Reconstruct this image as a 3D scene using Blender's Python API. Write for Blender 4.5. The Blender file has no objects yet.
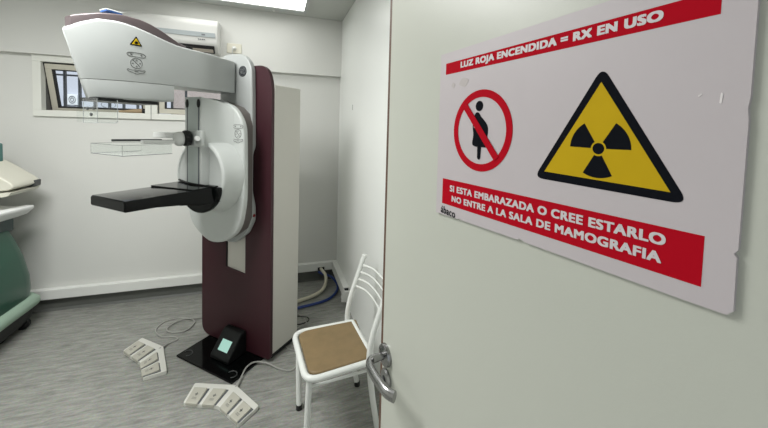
import bpy, bmesh, math, random
from mathutils import Vector, Matrix
random.seed(7)
PI = math.pi
S = bpy.context.scene
COL = S.collection

# ------------------------------------------------------------------ helpers
def link(o):
    COL.objects.link(o); return o

def props(o, label=None, cat=None, group=None, kind=None):
    if label: o['label'] = label
    if cat: o['category'] = cat
    if group: o['group'] = group
    if kind: o['kind'] = kind
    return o

def thing(name, label, cat, loc=(0, 0, 0), rz=0.0, group=None):
    o = bpy.data.objects.new(name, None)
    o.empty_display_size = 0.05
    link(o); o.location = loc; o.rotation_euler = (0, 0, rz)
    return props(o, label, cat, group)

def build(name, bm, m, parent=None, smooth=40, bevel=0, seg=2, M=None):
    """finish one bmesh as one mesh object"""
    if M is not None: bm.transform(M)
    bmesh.ops.recalc_face_normals(bm, faces=bm.faces[:])
    me = bpy.data.meshes.new(name)
    bm.to_mesh(me); bm.free()
    for mm in (m if isinstance(m, (list, tuple)) else [m]): me.materials.append(mm)
    if smooth:
        for p in me.polygons: p.use_smooth = True
        me.set_sharp_from_angle(angle=math.radians(smooth))
    o = link(bpy.data.objects.new(name, me))
    if bevel:
        b = o.modifiers.new('bevel', 'BEVEL'); b.width = bevel; b.segments = seg
        b.limit_method = 'ANGLE'; b.angle_limit = math.radians(35)
        b.harden_normals = False
    if parent is not None: o.parent = parent
    return o

def BM(): return bmesh.new()

def box(bm, x0, x1, y0, y1, z0, z1, M=None):
    vs = [bm.verts.new((x, y, z)) for x in (x0, x1) for y in (y0, y1) for z in (z0, z1)]
    if M is not None:
        for v in vs: v.co = M @ v.co
    for f in ((0, 1, 3, 2), (4, 6, 7, 5), (0, 4, 5, 1), (2, 3, 7, 6), (0, 2, 6, 4), (1, 5, 7, 3)):
        bm.faces.new([vs[i] for i in f])
    return bm

def bx(*a, **k): return box(BM(), *a, **k)

def prism(bm, pts, a0, a1, fn):
    """extrude the 2-D outline pts from a0 to a1; fn(p, q, a) gives the 3-D point"""
    A = [bm.verts.new(fn(p, q, a0)) for p, q in pts]
    B = [bm.verts.new(fn(p, q, a1)) for p, q in pts]
    bm.faces.new(A); bm.faces.new(B[::-1])
    n = len(pts)
    for i in range(n):
        j = (i + 1) % n
        bm.faces.new((A[i], B[i], B[j], A[j]))
    return bm

FZ = lambda p, q, a: (p, a, q)        # outline in x-z, extruded along y
FX = lambda p, q, a: (a, p, q)        # outline in y-z, extruded along x
FY = lambda p, q, a: (p, q, a)        # outline in x-y, extruded along z

def rnd(pts, r, n=6):
    """round the corners of an outline; r is one radius or one per corner"""
    out = []; N_ = len(pts)
    for i in range(N_):
        p0, p1, p2 = Vector(pts[i - 1]), Vector(pts[i]), Vector(pts[(i + 1) % N_])
        rr = r[i] if isinstance(r, (list, tuple)) else r
        if rr <= 0: out.append(tuple(p1)); continue
        d0, d1 = p0 - p1, p2 - p1
        k0, k1 = min(rr, d0.length * .49), min(rr, d1.length * .49)
        a, b = p1 + d0.normalized() * k0, p1 + d1.normalized() * k1
        for t in range(n + 1):
            s = t / n
            out.append(tuple((1 - s) ** 2 * a + 2 * s * (1 - s) * p1 + s * s * b))
    return out

def smooth_path(pts, n=8, closed=False):
    P = [Vector(p) for p in pts]; N_ = len(P); out = []
    rng = range(N_) if closed else range(N_ - 1)
    for i in rng:
        if closed: a, b, c, d = P[i - 1], P[i], P[(i + 1) % N_], P[(i + 2) % N_]
        else: a, b, c, d = P[max(i - 1, 0)], P[i], P[i + 1], P[min(i + 2, N_ - 1)]
        for k in range(n):
            t = k / n
            out.append(.5 * ((2 * b) + (c - a) * t + (2 * a - 5 * b + 4 * c - d) * t * t + (3 * b - a - 3 * c + d) * t ** 3))
    if not closed: out.append(P[-1])
    return out

def tube(bm, pts, r, seg=10, closed=False, cap=True):
    P = [Vector(p) for p in pts]; N_ = len(P); rings = []
    T = []
    for i in range(N_):
        a = P[i - 1] if (i > 0 or closed) else P[i]
        b = P[(i + 1) % N_] if (i < N_ - 1 or closed) else P[i]
        T.append((b - a).normalized())
    up = Vector((0, 0, 1)) if abs(T[0].z) < .9 else Vector((1, 0, 0))
    nrm = (up - T[0] * up.dot(T[0])).normalized()
    for i in range(N_):
        nrm = (nrm - T[i] * nrm.dot(T[i]))
        nrm = nrm.normalized() if nrm.length > 1e-6 else T[i].orthogonal().normalized()
        bi = T[i].cross(nrm)
        rr = r[i] if isinstance(r, (list, tuple)) else r
        ry = rr
        if isinstance(rr, tuple): rr, ry = rr
        rings.append([bm.verts.new(P[i] + nrm * math.cos(2 * PI * k / seg) * rr + bi * math.sin(2 * PI * k / seg) * ry) for k in range(seg)])
    for i in range(N_ if closed else N_ - 1):
        A, B = rings[i], rings[(i + 1) % N_]
        for k in range(seg):
            bm.faces.new((A[k], A[(k + 1) % seg], B[(k + 1) % seg], B[k]))
    if cap and not closed:
        bm.faces.new(rings[0][::-1]); bm.faces.new(rings[-1])
    return bm

def lathe(bm, prof, seg=40, M=None, sx=1.0, sy=1.0):
    """prof: (radius, height) about the z axis"""
    rings = []
    for r, h in prof:
        if r < 1e-6: rings.append([bm.verts.new((0, 0, h))])
        else: rings.append([bm.verts.new((r * sx * math.cos(2 * PI * k / seg), r * sy * math.sin(2 * PI * k / seg), h)) for k in range(seg)])
    if M is not None:
        for R_ in rings:
            for v in R_: v.co = M @ v.co
    for A, B in zip(rings, rings[1:]):
        for k in range(seg):
            j = (k + 1) % seg
            if len(A) == 1 and len(B) == 1: continue
            if len(A) == 1: bm.faces.new((A[0], B[j], B[k]))
            elif len(B) == 1: bm.faces.new((A[k], A[j], B[0]))
            else: bm.faces.new((A[k], A[j], B[j], B[k]))
    if len(rings[0]) > 1: bm.faces.new(rings[0][::-1])
    if len(rings[-1]) > 1: bm.faces.new(rings[-1])
    return bm

def loft(bm, rings):
    R_ = [[bm.verts.new(p) for p in r] for r in rings]
    n = len(R_[0])
    for A, B in zip(R_, R_[1:]):
        for k in range(n):
            j = (k + 1) % n
            bm.faces.new((A[k], A[j], B[j], B[k]))
    bm.faces.new(R_[0][::-1]); bm.faces.new(R_[-1])
    return bm

def rot_to(axis):   # matrix turning z onto axis
    return Vector((0, 0, 1)).rotation_difference(Vector(axis)).to_matrix().to_4x4()
def TR(x, y, z): return Matrix.Translation((x, y, z))

def interp(T, x):
    if x <= T[0][0]: return T[0][1]
    for (a, p), (c, q) in zip(T, T[1:]):
        if x <= c: return p + (q - p) * (x - a) / (c - a)
    return T[-1][1]

# ------------------------------------------------------------------ materials
def mat(name, col, rough=.5, metal=0.0, spec=.5, bump=0.0, bscale=60.0, var=0.0, vscale=3.0, coat=0.0, emit=None, estr=0.0):
    m = bpy.data.materials.new(name); m.use_nodes = True
    nt = m.node_tree; b = nt.nodes['Principled BSDF']
    b.inputs['Base Color'].default_value = (*col, 1)
    b.inputs['Roughness'].default_value = rough
    b.inputs['Metallic'].default_value = metal
    b.inputs['Specular IOR Level'].default_value = spec
    b.inputs['Coat Weight'].default_value = coat
    if emit:
        b.inputs['Emission Color'].default_value = (*emit, 1)
        b.inputs['Emission Strength'].default_value = estr
    tc = nt.nodes.new('ShaderNodeTexCoord')
    nz = nt.nodes.new('ShaderNodeTexNoise'); nz.inputs['Scale'].default_value = vscale; nz.inputs['Detail'].default_value = 4
    nt.links.new(tc.outputs['Object'], nz.inputs['Vector'])
    mx = nt.nodes.new('ShaderNodeMix'); mx.data_type = 'RGBA'
    mx.inputs[6].default_value = (*[c * (1 - var) for c in col], 1)
    mx.inputs[7].default_value = (*[min(1, c * (1 + var)) for c in col], 1)
    nt.links.new(nz.outputs['Fac'], mx.inputs[0]); nt.links.new(mx.outputs[2], b.inputs['Base Color'])
    if bump:
        n2 = nt.nodes.new('ShaderNodeTexNoise'); n2.inputs['Scale'].default_value = bscale; n2.inputs['Detail'].default_value = 3
        bp = nt.nodes.new('ShaderNodeBump'); bp.inputs['Strength'].default_value = bump; bp.inputs['Distance'].default_value = .002
        nt.links.new(tc.outputs['Object'], n2.inputs['Vector'])
        nt.links.new(n2.outputs['Fac'], bp.inputs['Height']); nt.links.new(bp.outputs['Normal'], b.inputs['Normal'])
    return m

def clear_mat(name, tint, alpha, rough=.03):
    m = bpy.data.materials.new(name); m.use_nodes = True
    nt = m.node_tree; nt.nodes.clear()
    out = nt.nodes.new('ShaderNodeOutputMaterial')
    tr = nt.nodes.new('ShaderNodeBsdfTransparent'); tr.inputs[0].default_value = (*tint, 1)
    gl = nt.nodes.new('ShaderNodeBsdfPrincipled')
    gl.inputs['Base Color'].default_value = (*[c * .9 for c in tint], 1); gl.inputs['Roughness'].default_value = rough
    lw = nt.nodes.new('ShaderNodeLayerWeight'); lw.inputs[0].default_value = .5
    pw = nt.nodes.new('ShaderNodeMath'); pw.operation = 'POWER'; pw.inputs[1].default_value = 4.0
    ml = nt.nodes.new('ShaderNodeMath'); ml.operation = 'MULTIPLY'; ml.inputs[1].default_value = .28
    nt.links.new(lw.outputs['Facing'], pw.inputs[0]); nt.links.new(pw.outputs[0], ml.inputs[0])
    ad = nt.nodes.new('ShaderNodeMath'); ad.operation = 'ADD'; ad.use_clamp = True; ad.inputs[1].default_value = alpha
    mx = nt.nodes.new('ShaderNodeMixShader')
    nt.links.new(ml.outputs[0], ad.inputs[0]); nt.links.new(ad.outputs[0], mx.inputs[0])
    nt.links.new(tr.outputs[0], mx.inputs[1]); nt.links.new(gl.outputs[0], mx.inputs[2])
    nt.links.new(mx.outputs[0], out.inputs[0])
    return m

def floor_mat():
    m = bpy.data.materials.new('grey streaked vinyl'); m.use_nodes = True
    nt = m.node_tree; b = nt.nodes['Principled BSDF']; L = nt.links.new
    b.inputs['Roughness'].default_value = .42; b.inputs['Specular IOR Level'].default_value = .35
    tc = nt.nodes.new('ShaderNodeTexCoord')
    mp = nt.nodes.new('ShaderNodeMapping'); mp.inputs['Scale'].default_value = (3.2, 20, 1); mp.inputs['Rotation'].default_value = (0, 0, .12)
    n1 = nt.nodes.new('ShaderNodeTexNoise'); n1.inputs['Scale'].default_value = 2.2; n1.inputs['Detail'].default_value = 8; n1.inputs['Roughness'].default_value = .68; n1.inputs['Distortion'].default_value = .6
    n2 = nt.nodes.new('ShaderNodeTexNoise'); n2.inputs['Scale'].default_value = 90; n2.inputs['Detail'].default_value = 2
    L(tc.outputs['Object'], mp.inputs[0]); L(mp.outputs[0], n1.inputs['Vector']); L(tc.outputs['Object'], n2.inputs['Vector'])
    cr = nt.nodes.new('ShaderNodeValToRGB')
    e = cr.color_ramp.elements
    e[0].position = .30; e[0].color = (*FLOOR_D, 1); e[1].position = .72; e[1].color = (*FLOOR_L, 1)
    mid = cr.color_ramp.elements.new(.5); mid.color = (*[(a + c) / 2 for a, c in zip(FLOOR_D, FLOOR_L)], 1)
    L(n1.outputs['Fac'], cr.inputs[0])
    mx = nt.nodes.new('ShaderNodeMix'); mx.data_type = 'RGBA'; mx.blend_type = 'OVERLAY'; mx.inputs[0].default_value = .25
    L(cr.outputs[0], mx.inputs[6]); L(n2.outputs['Color'], mx.inputs[7]); L(mx.outputs[2], b.inputs['Base Color'])
    return m

FLOOR_D, FLOOR_L = (.165, .170, .155), (.375, .378, .348)
M_floor = floor_mat()
M_wall = mat('painted wall', (.675, .68, .65), .55, bump=.25, bscale=160, var=.025, vscale=1.3, spec=.3)
M_tile = mat('glossy painted wall', (.83, .85, .82), .3, bump=.12, bscale=25, var=.025, vscale=1.3, spec=.35)
M_ceil = mat('ceiling paint', (.52, .535, .505), .7, var=.02)
M_trunk = mat('white plastic trunking', (.78, .79, .76), .4, var=.03)
M_dark = mat('dark hole', (.012, .012, .014), .6)
M_door = mat('door laminate', (.50, .515, .455), .36, bump=.05, bscale=300, var=.012, vscale=2, spec=.4)
M_wood = mat('brown wooden edge', (.10, .05, .03), .5, var=.3, vscale=20)
M_paledge = mat('pale edge strip', (.62, .58, .52), .5)
M_steel = mat('satin steel', (.33, .33, .33), .26, metal=1.0, var=.05)
M_board = mat('white sign board', (.50, .458, .472), .5, var=.02, vscale=8)
M_red = mat('sign red', (.42, .004, .014), .7, spec=.04)
M_black = mat('sign black', (.006, .007, .010), .8, spec=.04)
M_yellow = mat('sign yellow', (.52, .35, .012), .7, spec=.05, var=.04, vscale=30)
M_print = mat('printed white', (.60, .56, .57), .5)
M_core = mat('board core', (.42, .38, .32), .8)
M_shell = mat('pale grey machine shell', (.415, .435, .425), .38, bump=.05, bscale=400, var=.01, spec=.45)
M_shell2 = mat('white machine cover', (.54, .565, .545), .36, bump=.05, bscale=400, var=.01, spec=.45)
M_band = mat('warm grey gap band', (.16, .145, .135), .5)
M_seam = mat('dark seam', (.06, .06, .06), .6)
M_maroon = mat('maroon panel', (.043, .0115, .0165), .45, bump=.06, bscale=500, var=.05, spec=.4)
M_mauve = mat('mauve top cover', (.085, .068, .070), .3, var=.03, spec=.5)
M_beige = mat('beige cabinet', (.58, .565, .515), .5, var=.015)
M_gloss = mat('glossy black', (.002, .0025, .0025), .12, spec=.16)
M_blk = mat('black plastic', (.007, .008, .008), .4, spec=.25)
M_rubber = mat('black rubber', (.012, .012, .012), .7)
M_rail = mat('grey rail', (.40, .45, .43), .35)
M_icon = mat('icon grey', (.13, .135, .13), .6)
M_blue = mat('blue plastic', (.03, .10, .30), .4)
M_white = mat('white plastic', (.78, .79, .77), .35, var=.02)
M_clear = clear_mat('clear acrylic', (.965, .975, .97), .0)
M_rim = mat('acrylic edge', (.14, .15, .15), .2)
M_pedal = mat('cream pedal', (.46, .45, .385), .45, var=.04, vscale=15)
M_tray = mat('white pedal tray', (.66, .66, .61), .45, var=.03)
M_cable = mat('pale grey cable', (.36, .36, .335), .5)
M_hose = mat('cream hose', (.66, .63, .50), .5)
M_bluehose = mat('blue hose', (.02, .05, .22), .4)
M_chair = mat('white enamelled tube', (.74, .76, .73), .3, var=.02)
M_vinyl = mat('tan vinyl', (.215, .150, .072), .5, bump=.5, bscale=55, var=.22, vscale=14)
M_green = mat('dark green plastic', (.016, .080, .050), .28, var=.06, vscale=4, spec=.5)
M_palegreen = mat('pale green plastic', (.30, .42, .33), .4, var=.1, vscale=6)
M_teal = mat('teal plastic', (.05, .16, .15), .4)
M_cream = mat('cream plastic', (.64, .63, .54), .4, var=.02)
M_cloth = mat('white paper cloth', (.82, .83, .82), .8, bump=.4, bscale=40)
M_dgrey = mat('dark grey plastic', (.06, .065, .065), .4)
M_outlet = mat('ivory plastic', (.66, .64, .54), .4)
M_frame = mat('white window frame', (.72, .73, .68), .4, var=.02)
M_sash = mat('beige aluminium sash', (.52, .50, .42), .4, var=.02)
M_glass = clear_mat('window glass', (.93, .96, .97), .02)
M_bar = mat('dark grille steel', (.10, .105, .12), .5)
M_facade = mat('bluish white facade', (.54, .555, .62), .8, var=.04)
M_brick = mat('pinkish brick facade', (.40, .335, .31), .85, var=.2, vscale=14, bump=.4, bscale=30)
M_logwood = mat('tan wood', (.34, .25, .15), .6, var=.25, vscale=12)
M_screen = mat('lit screen', (.05, .08, .07), .3, emit=(.50, .86, .74), estr=.72)
M_lampframe = mat('lamp frame grey', (.46, .48, .47), .45)
M_dif = mat('lamp diffuser', (.8, .8, .8), .6, emit=(1.0, 1.0, .97), estr=3.4)
M_slot = mat('gunmetal', (.10, .11, .12), .4)
M_redplastic = mat('red plastic', (.25, .02, .02), .4)

# ------------------------------------------------------------------ the room
YB, YS, XR, ZC, XL, YN = 3.66, 3.60, .675, 2.858, -2.75, -.22
def struct(name, bm, m, **k):
    o = build(name, bm, m, **k); return props(o, kind='structure')
struct('floor', bx(XL - .1, XR + .1, -1.9, YB + .12, -.1, 0), M_floor, smooth=0)
struct('ceiling', bx(XL - .1, XR + .1, -2.6, YB + .12, ZC, ZC + .1), M_ceil, smooth=0)
# back wall with the window opening x -1.98..-.36, z 1.735..2.262
b = BM()
WX0, WX1, WZ0, WZ1 = -1.98, -.34, 1.735, 2.262
box(b, XL, WX0, YB, YB + .12, 0, ZC); box(b, WX1, XR + .1, YB, YB + .12, 0, ZC)
box(b, WX0, WX1, YB, YB + .12, 0, WZ0); box(b, WX0, WX1, YB, YB + .12, WZ1, ZC)
wall_back = struct('wall_back', b, M_wall, smooth=0)
struct('trim_1', bx(XL, XR, YS, YB, WZ1, ZC), M_wall, smooth=0)
wr = struct('wall_right', bx(XR, XR + .1, YN - .1, YB + .12, 0, ZC), M_tile, smooth=0)
sc = build('scuff_mark', bx(XR - .0012, XR + .002, 2.985, 3.003, 1.872, 1.922), mat('scuff grey', (.36, .38, .35), .6), wr, smooth=0)
struct('wall_left', bx(XL - .1, XL, YN - .1, YB + .12, 0, ZC), M_wall, smooth=0)
b = BM()
box(b, XL, -.62, YN - .1, YN, 0, ZC); box(b, .50, XR, YN - .1, YN, 0, ZC); box(b, -.62, .50, YN - .1, YN, 2.1, ZC)
struct('wall_front', b, M_wall, smooth=0)
struct('baseboard_back', prism(BM(), [(YB, 0), (YB - .03, 0), (YB - .012, .018), (YB - .008, .11), (YB, .11)], XL, XR, FX), mat('vinyl skirting with painted shade', (.10, .105, .095), .5, var=.1, vscale=20), smooth=30)  # vinyl grey darkened to paint in the shade below the trunking

# cable trunking along the walls (fixed trim)
b = BM()
ZT0, ZT1, YT = .118, .205, 3.605
box(b, -2.7, .46, YT, YB, ZT0, ZT1)
box(b, .535, .62, YT, YB, ZT0, ZT1)
box(b, .46, .535, YT, YB, .155, ZT1)
t2 = struct('trim_2', b, M_trunk, smooth=0, bevel=.004)
build('cable_opening', bx(.462, .533, YT + .012, YB - .002, ZT0, .153), M_dark, t2, smooth=0)
b = BM()
box(b, .62, XR, 2.98, YB, .105, .205)
t3 = struct('trim_3', b, M_trunk, smooth=0, bevel=.004)
# loose broken end cap of the right hand trunking
Mx = TR(.645, 2.955, .135) @ Matrix.Rotation(.35, 4, 'X') @ Matrix.Rotation(.15, 4, 'Y')
b = BM()
box(b, -.030, .028, -.004, .012, -.075, .055, M=Mx); box(b, -.030, -.022, .012, .05, -.06, .045, M=Mx)
build('end_cap', b, M_trunk, t3, smooth=0, bevel=.002)
build('trunk_cavity', bx(.628, .668, 2.974, 2.979, .112, .198), M_dark, t3, smooth=0)

# ------------------------------------------------------------------ window
win = struct('window_1', (lambda b: (box(b, WX0, WX1, 3.635, 3.70, WZ0, 1.79), box(b, WX0, WX1, 3.635, 3.70, 2.205, WZ1),
      box(b, WX0, -1.921, 3.635, 3.70, 1.79, 2.205), box(b, -1.162, -1.064, 3.635, 3.70, 1.79, 2.205), box(b, -.40, WX1, 3.635, 3.70, 1.79, 2.205), b)[-1])(BM()), M_frame, smooth=0, bevel=.003)
build('joint_line', bx(-1.1145, -1.1105, 3.6335, 3.64, WZ0, WZ1), M_seam, win, smooth=0)
def sash(x0, x1, z0, z1, open_):
    Mx = TR(0, 3.682, z1) @ Matrix.Rotation(open_, 4, 'X') @ TR(0, 0, -z1)
    w = .046; d0, d1 = -.018, .018
    b = BM()
    box(b, x0, x1, d0, d1, z0, z0 + w); box(b, x0, x1, d0, d1, z1 - w, z1)
    box(b, x0, x0 + w, d0, d1, z0 + w, z1 - w); box(b, x1 - w, x1, d0, d1, z0 + w, z1 - w)
    s = build('window_sash', b, M_sash, win, smooth=0, bevel=.003, M=Mx)
    g = .010; b = BM()
    X0, X1, Z0, Z1 = x0 + w, x1 - w, z0 + w, z1 - w
    box(b, X0, X1, -.019, .016, Z0, Z0 + g); box(b, X0, X1, -.019, .016, Z1 - g, Z1)
    box(b, X0, X0 + g, -.019, .016, Z0, Z1); box(b, X1 - g, X1, -.019, .016, Z0, Z1)
    build('glazing_gasket', b, M_rubber, s, smooth=0, M=Mx)
    build('pane', bx(X0 + g * .5, X1 - g * .5, -.003, .003, Z0 + g * .5, Z1 - g * .5), M_glass, s, smooth=0, M=Mx)
    b = BM(); q = .008
    box(b, x0 - q, x0, -.014, .006, z0, z1); box(b, x0 - q, x1, -.014, .006, z1, z1 + q)
    build('edge_seal', b, M_rubber, s, smooth=0, M=Mx)
sash(-1.913, -1.170, 1.763, 2.197, .25)
sash(-1.056, -.408, 1.795, 2.197, .0)
build('reveal_liner', bx(-1.98, -1.9215, 3.70, 3.80, WZ0, WZ1), mat('dark grey reveal', (.13, .13, .125), .7), win, smooth=0)

# outdoors: security grille, facing facade, its air conditioner
gr = thing('window_grille', 'dark steel security grille of bars outside the window', 'grille', (0, 0, 0))
for xb in (-2.06, -1.946, -1.83, -1.71, -1.59, -1.47, -1.35, -1.19, -1.043, -.913):
    build('upright_bar', bx(xb - .009, xb + .009, 4.02, 4.045, 1.735, 2.75), M_bar, gr, smooth=0)
for zb_ in (1.78, 2.146, 2.60):
    build('crossbar', bx(-2.10, -.5, 4.045, 4.06, zb_ - .008, zb_ + .008), M_bar, gr, smooth=0)
fa = bx(-16.0, -4.46, 16.0, 16.3, -.4, 14)
fa = props(build('neighbouring_facade', fa, M_facade, smooth=0), 'bluish white building facade seen through the open window sash', 'building')
f2 = BM()
box(f2, -4.45, -4.16, 15.9, 16.2, -.4, 2.9)
props(build('facade_pilaster', f2, M_facade, smooth=0), 'narrow pale pillar between the white facade and the pinkish wall', 'pillar')
props(build('brick_wall', bx(-4.44, 4.0, 16.25, 16.5, -.4, 14), M_brick, smooth=0), 'pinkish brick wall seen through the fixed window pane', 'wall')
struct('ground', bx(-16, 4, YB + .2, 17, -.6, -.4), mat('grey pavement', (.35, .35, .34), .9), smooth=0)
cu = thing('air_conditioner_condenser', 'small white outdoor air conditioning unit on the facing facade', 'air conditioner', (-7.47, 15.80, 2.32)); cu.scale = (.72, 1, .95)
b = bx(-.30, .30, -.02, .20, 0, .42); build('casing', b, mat('condenser white', (.80, .82, .84), .5), cu, smooth=0, bevel=.012)
build('side_grille', bx(-.29, -.12, -.026, -.018, .04, .38), mat('condenser grey', (.30, .32, .36), .5), cu, smooth=0)
b = BM(); tube(b, [(.09 + .14 * math.cos(t * PI / 12), -.03, .21 + .14 * math.sin(t * PI / 12)) for t in range(24)], .012, 6, closed=True)
tube(b, [(.09 + .07 * math.cos(t * PI / 12), -.03, .21 + .07 * math.sin(t * PI / 12)) for t in range(24)], .012, 6, closed=True)
build('fan_guard', b, M_bar, cu)
for xx in (-.2, .2):
    build('bracket', bx(xx - .02, xx + .02, -.02, .2, -.03, 0), M_bar, cu, smooth=0)
# tan wooden piece lying on the outer ledge, held by the open sash
struct('trim_4', bx(-2.1, -.2, YB + .06, 4.06, 1.50, 1.735), mat('concrete ledge', (.55, .55, .52), .9, bump=.3), smooth=0)
lg = tube(BM(), smooth_path([(-1.375, 3.668, 1.800), (-1.32, 3.668, 1.803), (-1.26, 3.668, 1.809), (-1.20, 3.668, 1.812), (-1.19, 3.668, 1.812)], 5), [.009 + .0125 * min(1, k / 14) for k in range(21)], 16)
lg = build('wooden_stick', lg, M_logwood); props(lg, 'tapering tan wooden piece with a dark end lying in the window frame', 'wood')
build('dark_end', lathe(BM(), [(.0215, 0), (.0222, .003), (.0222, .018), (.019, .022)], 16, M=TR(-1.19, 3.668, 1.812) @ rot_to((1, 0, 0))), M_rubber, lg)

# ------------------------------------------------------------------ ceiling lamp
def lamp(name, x0, x1, y0, y1, label):
    t = thing(name, label, 'ceiling light', ((x0 + x1) / 2, (y0 + y1) / 2, ZC), 0)
    hx, hy = (x1 - x0) / 2, (y1 - y0) / 2; w = .03; wy = .078; z0, z1 = -.022, 0
    b = BM(); box(b, -hx, hx, -hy, -hy + wy, z0, z1); box(b, -hx, hx, hy - wy, hy, z0, z1)
    box(b, -hx, -hx + w, -hy + wy, hy - wy, z0, z1); box(b, hx - w, hx, -hy + wy, hy - wy, z0, z1)
    build('frame', b, M_lampframe, t, smooth=0, bevel=.002)
    build('diffuser', bx(-hx + w, hx - w, -hy + wy, hy - wy, -.014, -.004), M_dif, t, smooth=0)
lamp('ceiling_light', -.93, .283, 2.86, 3.468, 'rectangular bright ceiling light panel in a grey frame near the back wall')
st = lathe(BM(), [(.012, 0), (.012, -.004), (.006, -.010), (0, -.011)], 16, M=TR(-.03, 3.535, ZC))
props(build('ceiling_screw_cap', st, M_white), 'tiny white screw cap on the ceiling between light panel and wall', 'screw cap')

# ------------------------------------------------------------------ indoor air conditioner
ac = thing('air_conditioner', 'white wall mounted air conditioner behind the mammography machine arm', 'air conditioner', (-.93, YS, 2.37))
prof = rnd([(0, 0), (-.13, -.005), (-.195, .06), (-.205, .25), (-.16, .30), (0, .30)], [.0, .03, .03, .03, .05, 0])
build('casing', prism(BM(), prof, -.44, .415, FX), mat('air conditioner white', (.60, .605, .58), .4), ac, bevel=.012, seg=3)
build('front_stripe', bx(-.43, .395, -.2075, -.195, .125, .165), mat('air conditioner grey stripe', (.30, .34, .35), .4), ac, smooth=0)
build('air_outlet', prism(BM(), [(-.138, -.004), (-.193, .052), (-.1965, .049), (-.1415, -.0075)], -.40, .385, FX), M_dark, ac, smooth=0)
build('louver', prism(BM(), [(-.152, .003), (-.172, .024), (-.178, .019), (-.158, -.003)], -.39, .375, FX), mat('louver beige', (.38, .34, .29), .5), ac, smooth=0)
b = BM()
for i, w in enumerate((.012, .008, .012, .010)): box(b, .255 + i * .016, .255 + i * .016 + w, -.2035, -.198, .098, .106)
build('brand_mark', b, M_slot, ac, smooth=0)
build('status_display', bx(.285, .315, -.2095, -.2, .137, .150), M_slot, ac, smooth=0)

# socket plate with plug
so = thing('socket_plate', 'ivory wall socket plate with a white plug above the machine', 'socket', (-.395, YS, 2.458))
build('plate', bx(-.066, .066, -.012, 0, -.047, .047), M_outlet, so, smooth=0, bevel=.004)
build('plug', lathe(BM(), [(.02, 0), (.019, .02), (.012, .035), (.008, .04)], 16, M=TR(0, -.012, -.002) @ rot_to((0, -1, 0))), M_white, so)
build('plug_cord', tube(BM(), smooth_path([(0, -.05, -.002), (-.004, -.065, -.012), (-.012, -.05, -.035), (-.014, -.02, -.07), (-.014, -.012, -.20)], 6), .005, 8), M_white, so)

# ------------------------------------------------------------------ mammography machine (local x = its right, local -y = its front)
A = math.radians(-43.5)
mm = thing('mammography_machine', 'grey and maroon mammography machine with a curved tube head and black detector table', 'mammography machine', (-.274, 2.653, 0), A)
def NF(p, q, a): return (p, -a, q)     # outline (u, z) extruded along the front normal n
def mpart(name, pts, n0, n1, m, parent=mm, bevel=.004, seg=2, **k):
    return build(name, prism(BM(), pts, n0, n1, NF), m, parent, bevel=bevel, seg=seg, **k)

bp = mpart('base_plate', [(-.30, 0), (.275, 0), (.275, .014), (-.30, .014)], -.30, .262, M_gloss, bevel=.004)
for uu in (-.245, .215):
    build('base_screw_cover', tube(BM(), [(uu + .035 * math.cos(t * PI / 6), -.21 + .03 * math.sin(t * PI / 6), .0155) for t in range(-2, 7)], .003, 6), M_dgrey, bp)
# maroon front panel: lower left shoulder, tall rounded right side, cut out for the travel slot
b = BM()
prism(b, rnd([(-.38, .02), (-.105, .02), (-.105, 1.76), (-.38, 1.70)], [.09, 0, 0, .1], 8), -.026, 0, NF)
prism(b, [(-.105, .02), (.098, .02), (.098, .60), (-.105, .618)], -.026, 0, NF)
prism(b, rnd([(.098, .02), (.348, .02), (.340, 2.126), (.098, 2.126)], [0, .03, .20, 0], 10), -.026, 0, NF)
prism(b, [(-.105, 1.70), (.098, 1.70), (.098, 2.126), (-.05, 2.126), (-.06, 1.80), (-.105, 1.78)], -.026, 0, NF)
front_panel = build('front_panel', b, M_maroon, mm)
mpart('travel_slot', [(-.105, .60), (.098, .60), (.098, 1.75), (-.105, 1.75)], -.024, -.010, M_beige, bevel=0)
mpart('slot_edge', [(-.105, .606), (-.098, .606), (-.098, 1.70), (-.105, 1.70)], -.012, -.001, M_blk, bevel=0)
mpart('cabinet', [(-.36, .045), (.343, .045), (.343, 1.993), (-.03, 1.993), (-.03, 1.75), (-.36, 1.70)], -.302, -.026, M_beige, bevel=.006)
mpart('cabinet_plinth', [(-.35, .014), (.335, .014), (.335, .045), (-.35, .045)], -.295, -.03, M_blk, bevel=0)

# arm carriage (tall pale slab in front of the maroon panel)
sp = [(-.30, 1.0), (-.25, .9), (-.06, .832), (.043, .841), (.154, .927), (.207, 1.023), (.206, 1.125), (.178, 1.225), (.178, 1.50), (.203, 1.55), (.198, 1.885), (.192, 2.10), (.168, 2.150), (.13, 2.190), (.08, 2.208), (-.01, 2.213), (-.085, 2.208), (-.122, 2.185), (-.126, 1.80), (-.30, 1.62)]
carriage = mpart('arm_carriage', rnd(sp, .02, 4), .002, .042, M_shell, bevel=.008, seg=3)
build('carriage_screw', lathe(BM(), [(.012, 0), (.010, .004), (0, .005)], 12, M=TR(.2065, -.022, 1.06) @ rot_to((1, 0, 0))), M_redplastic, carriage)
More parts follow.
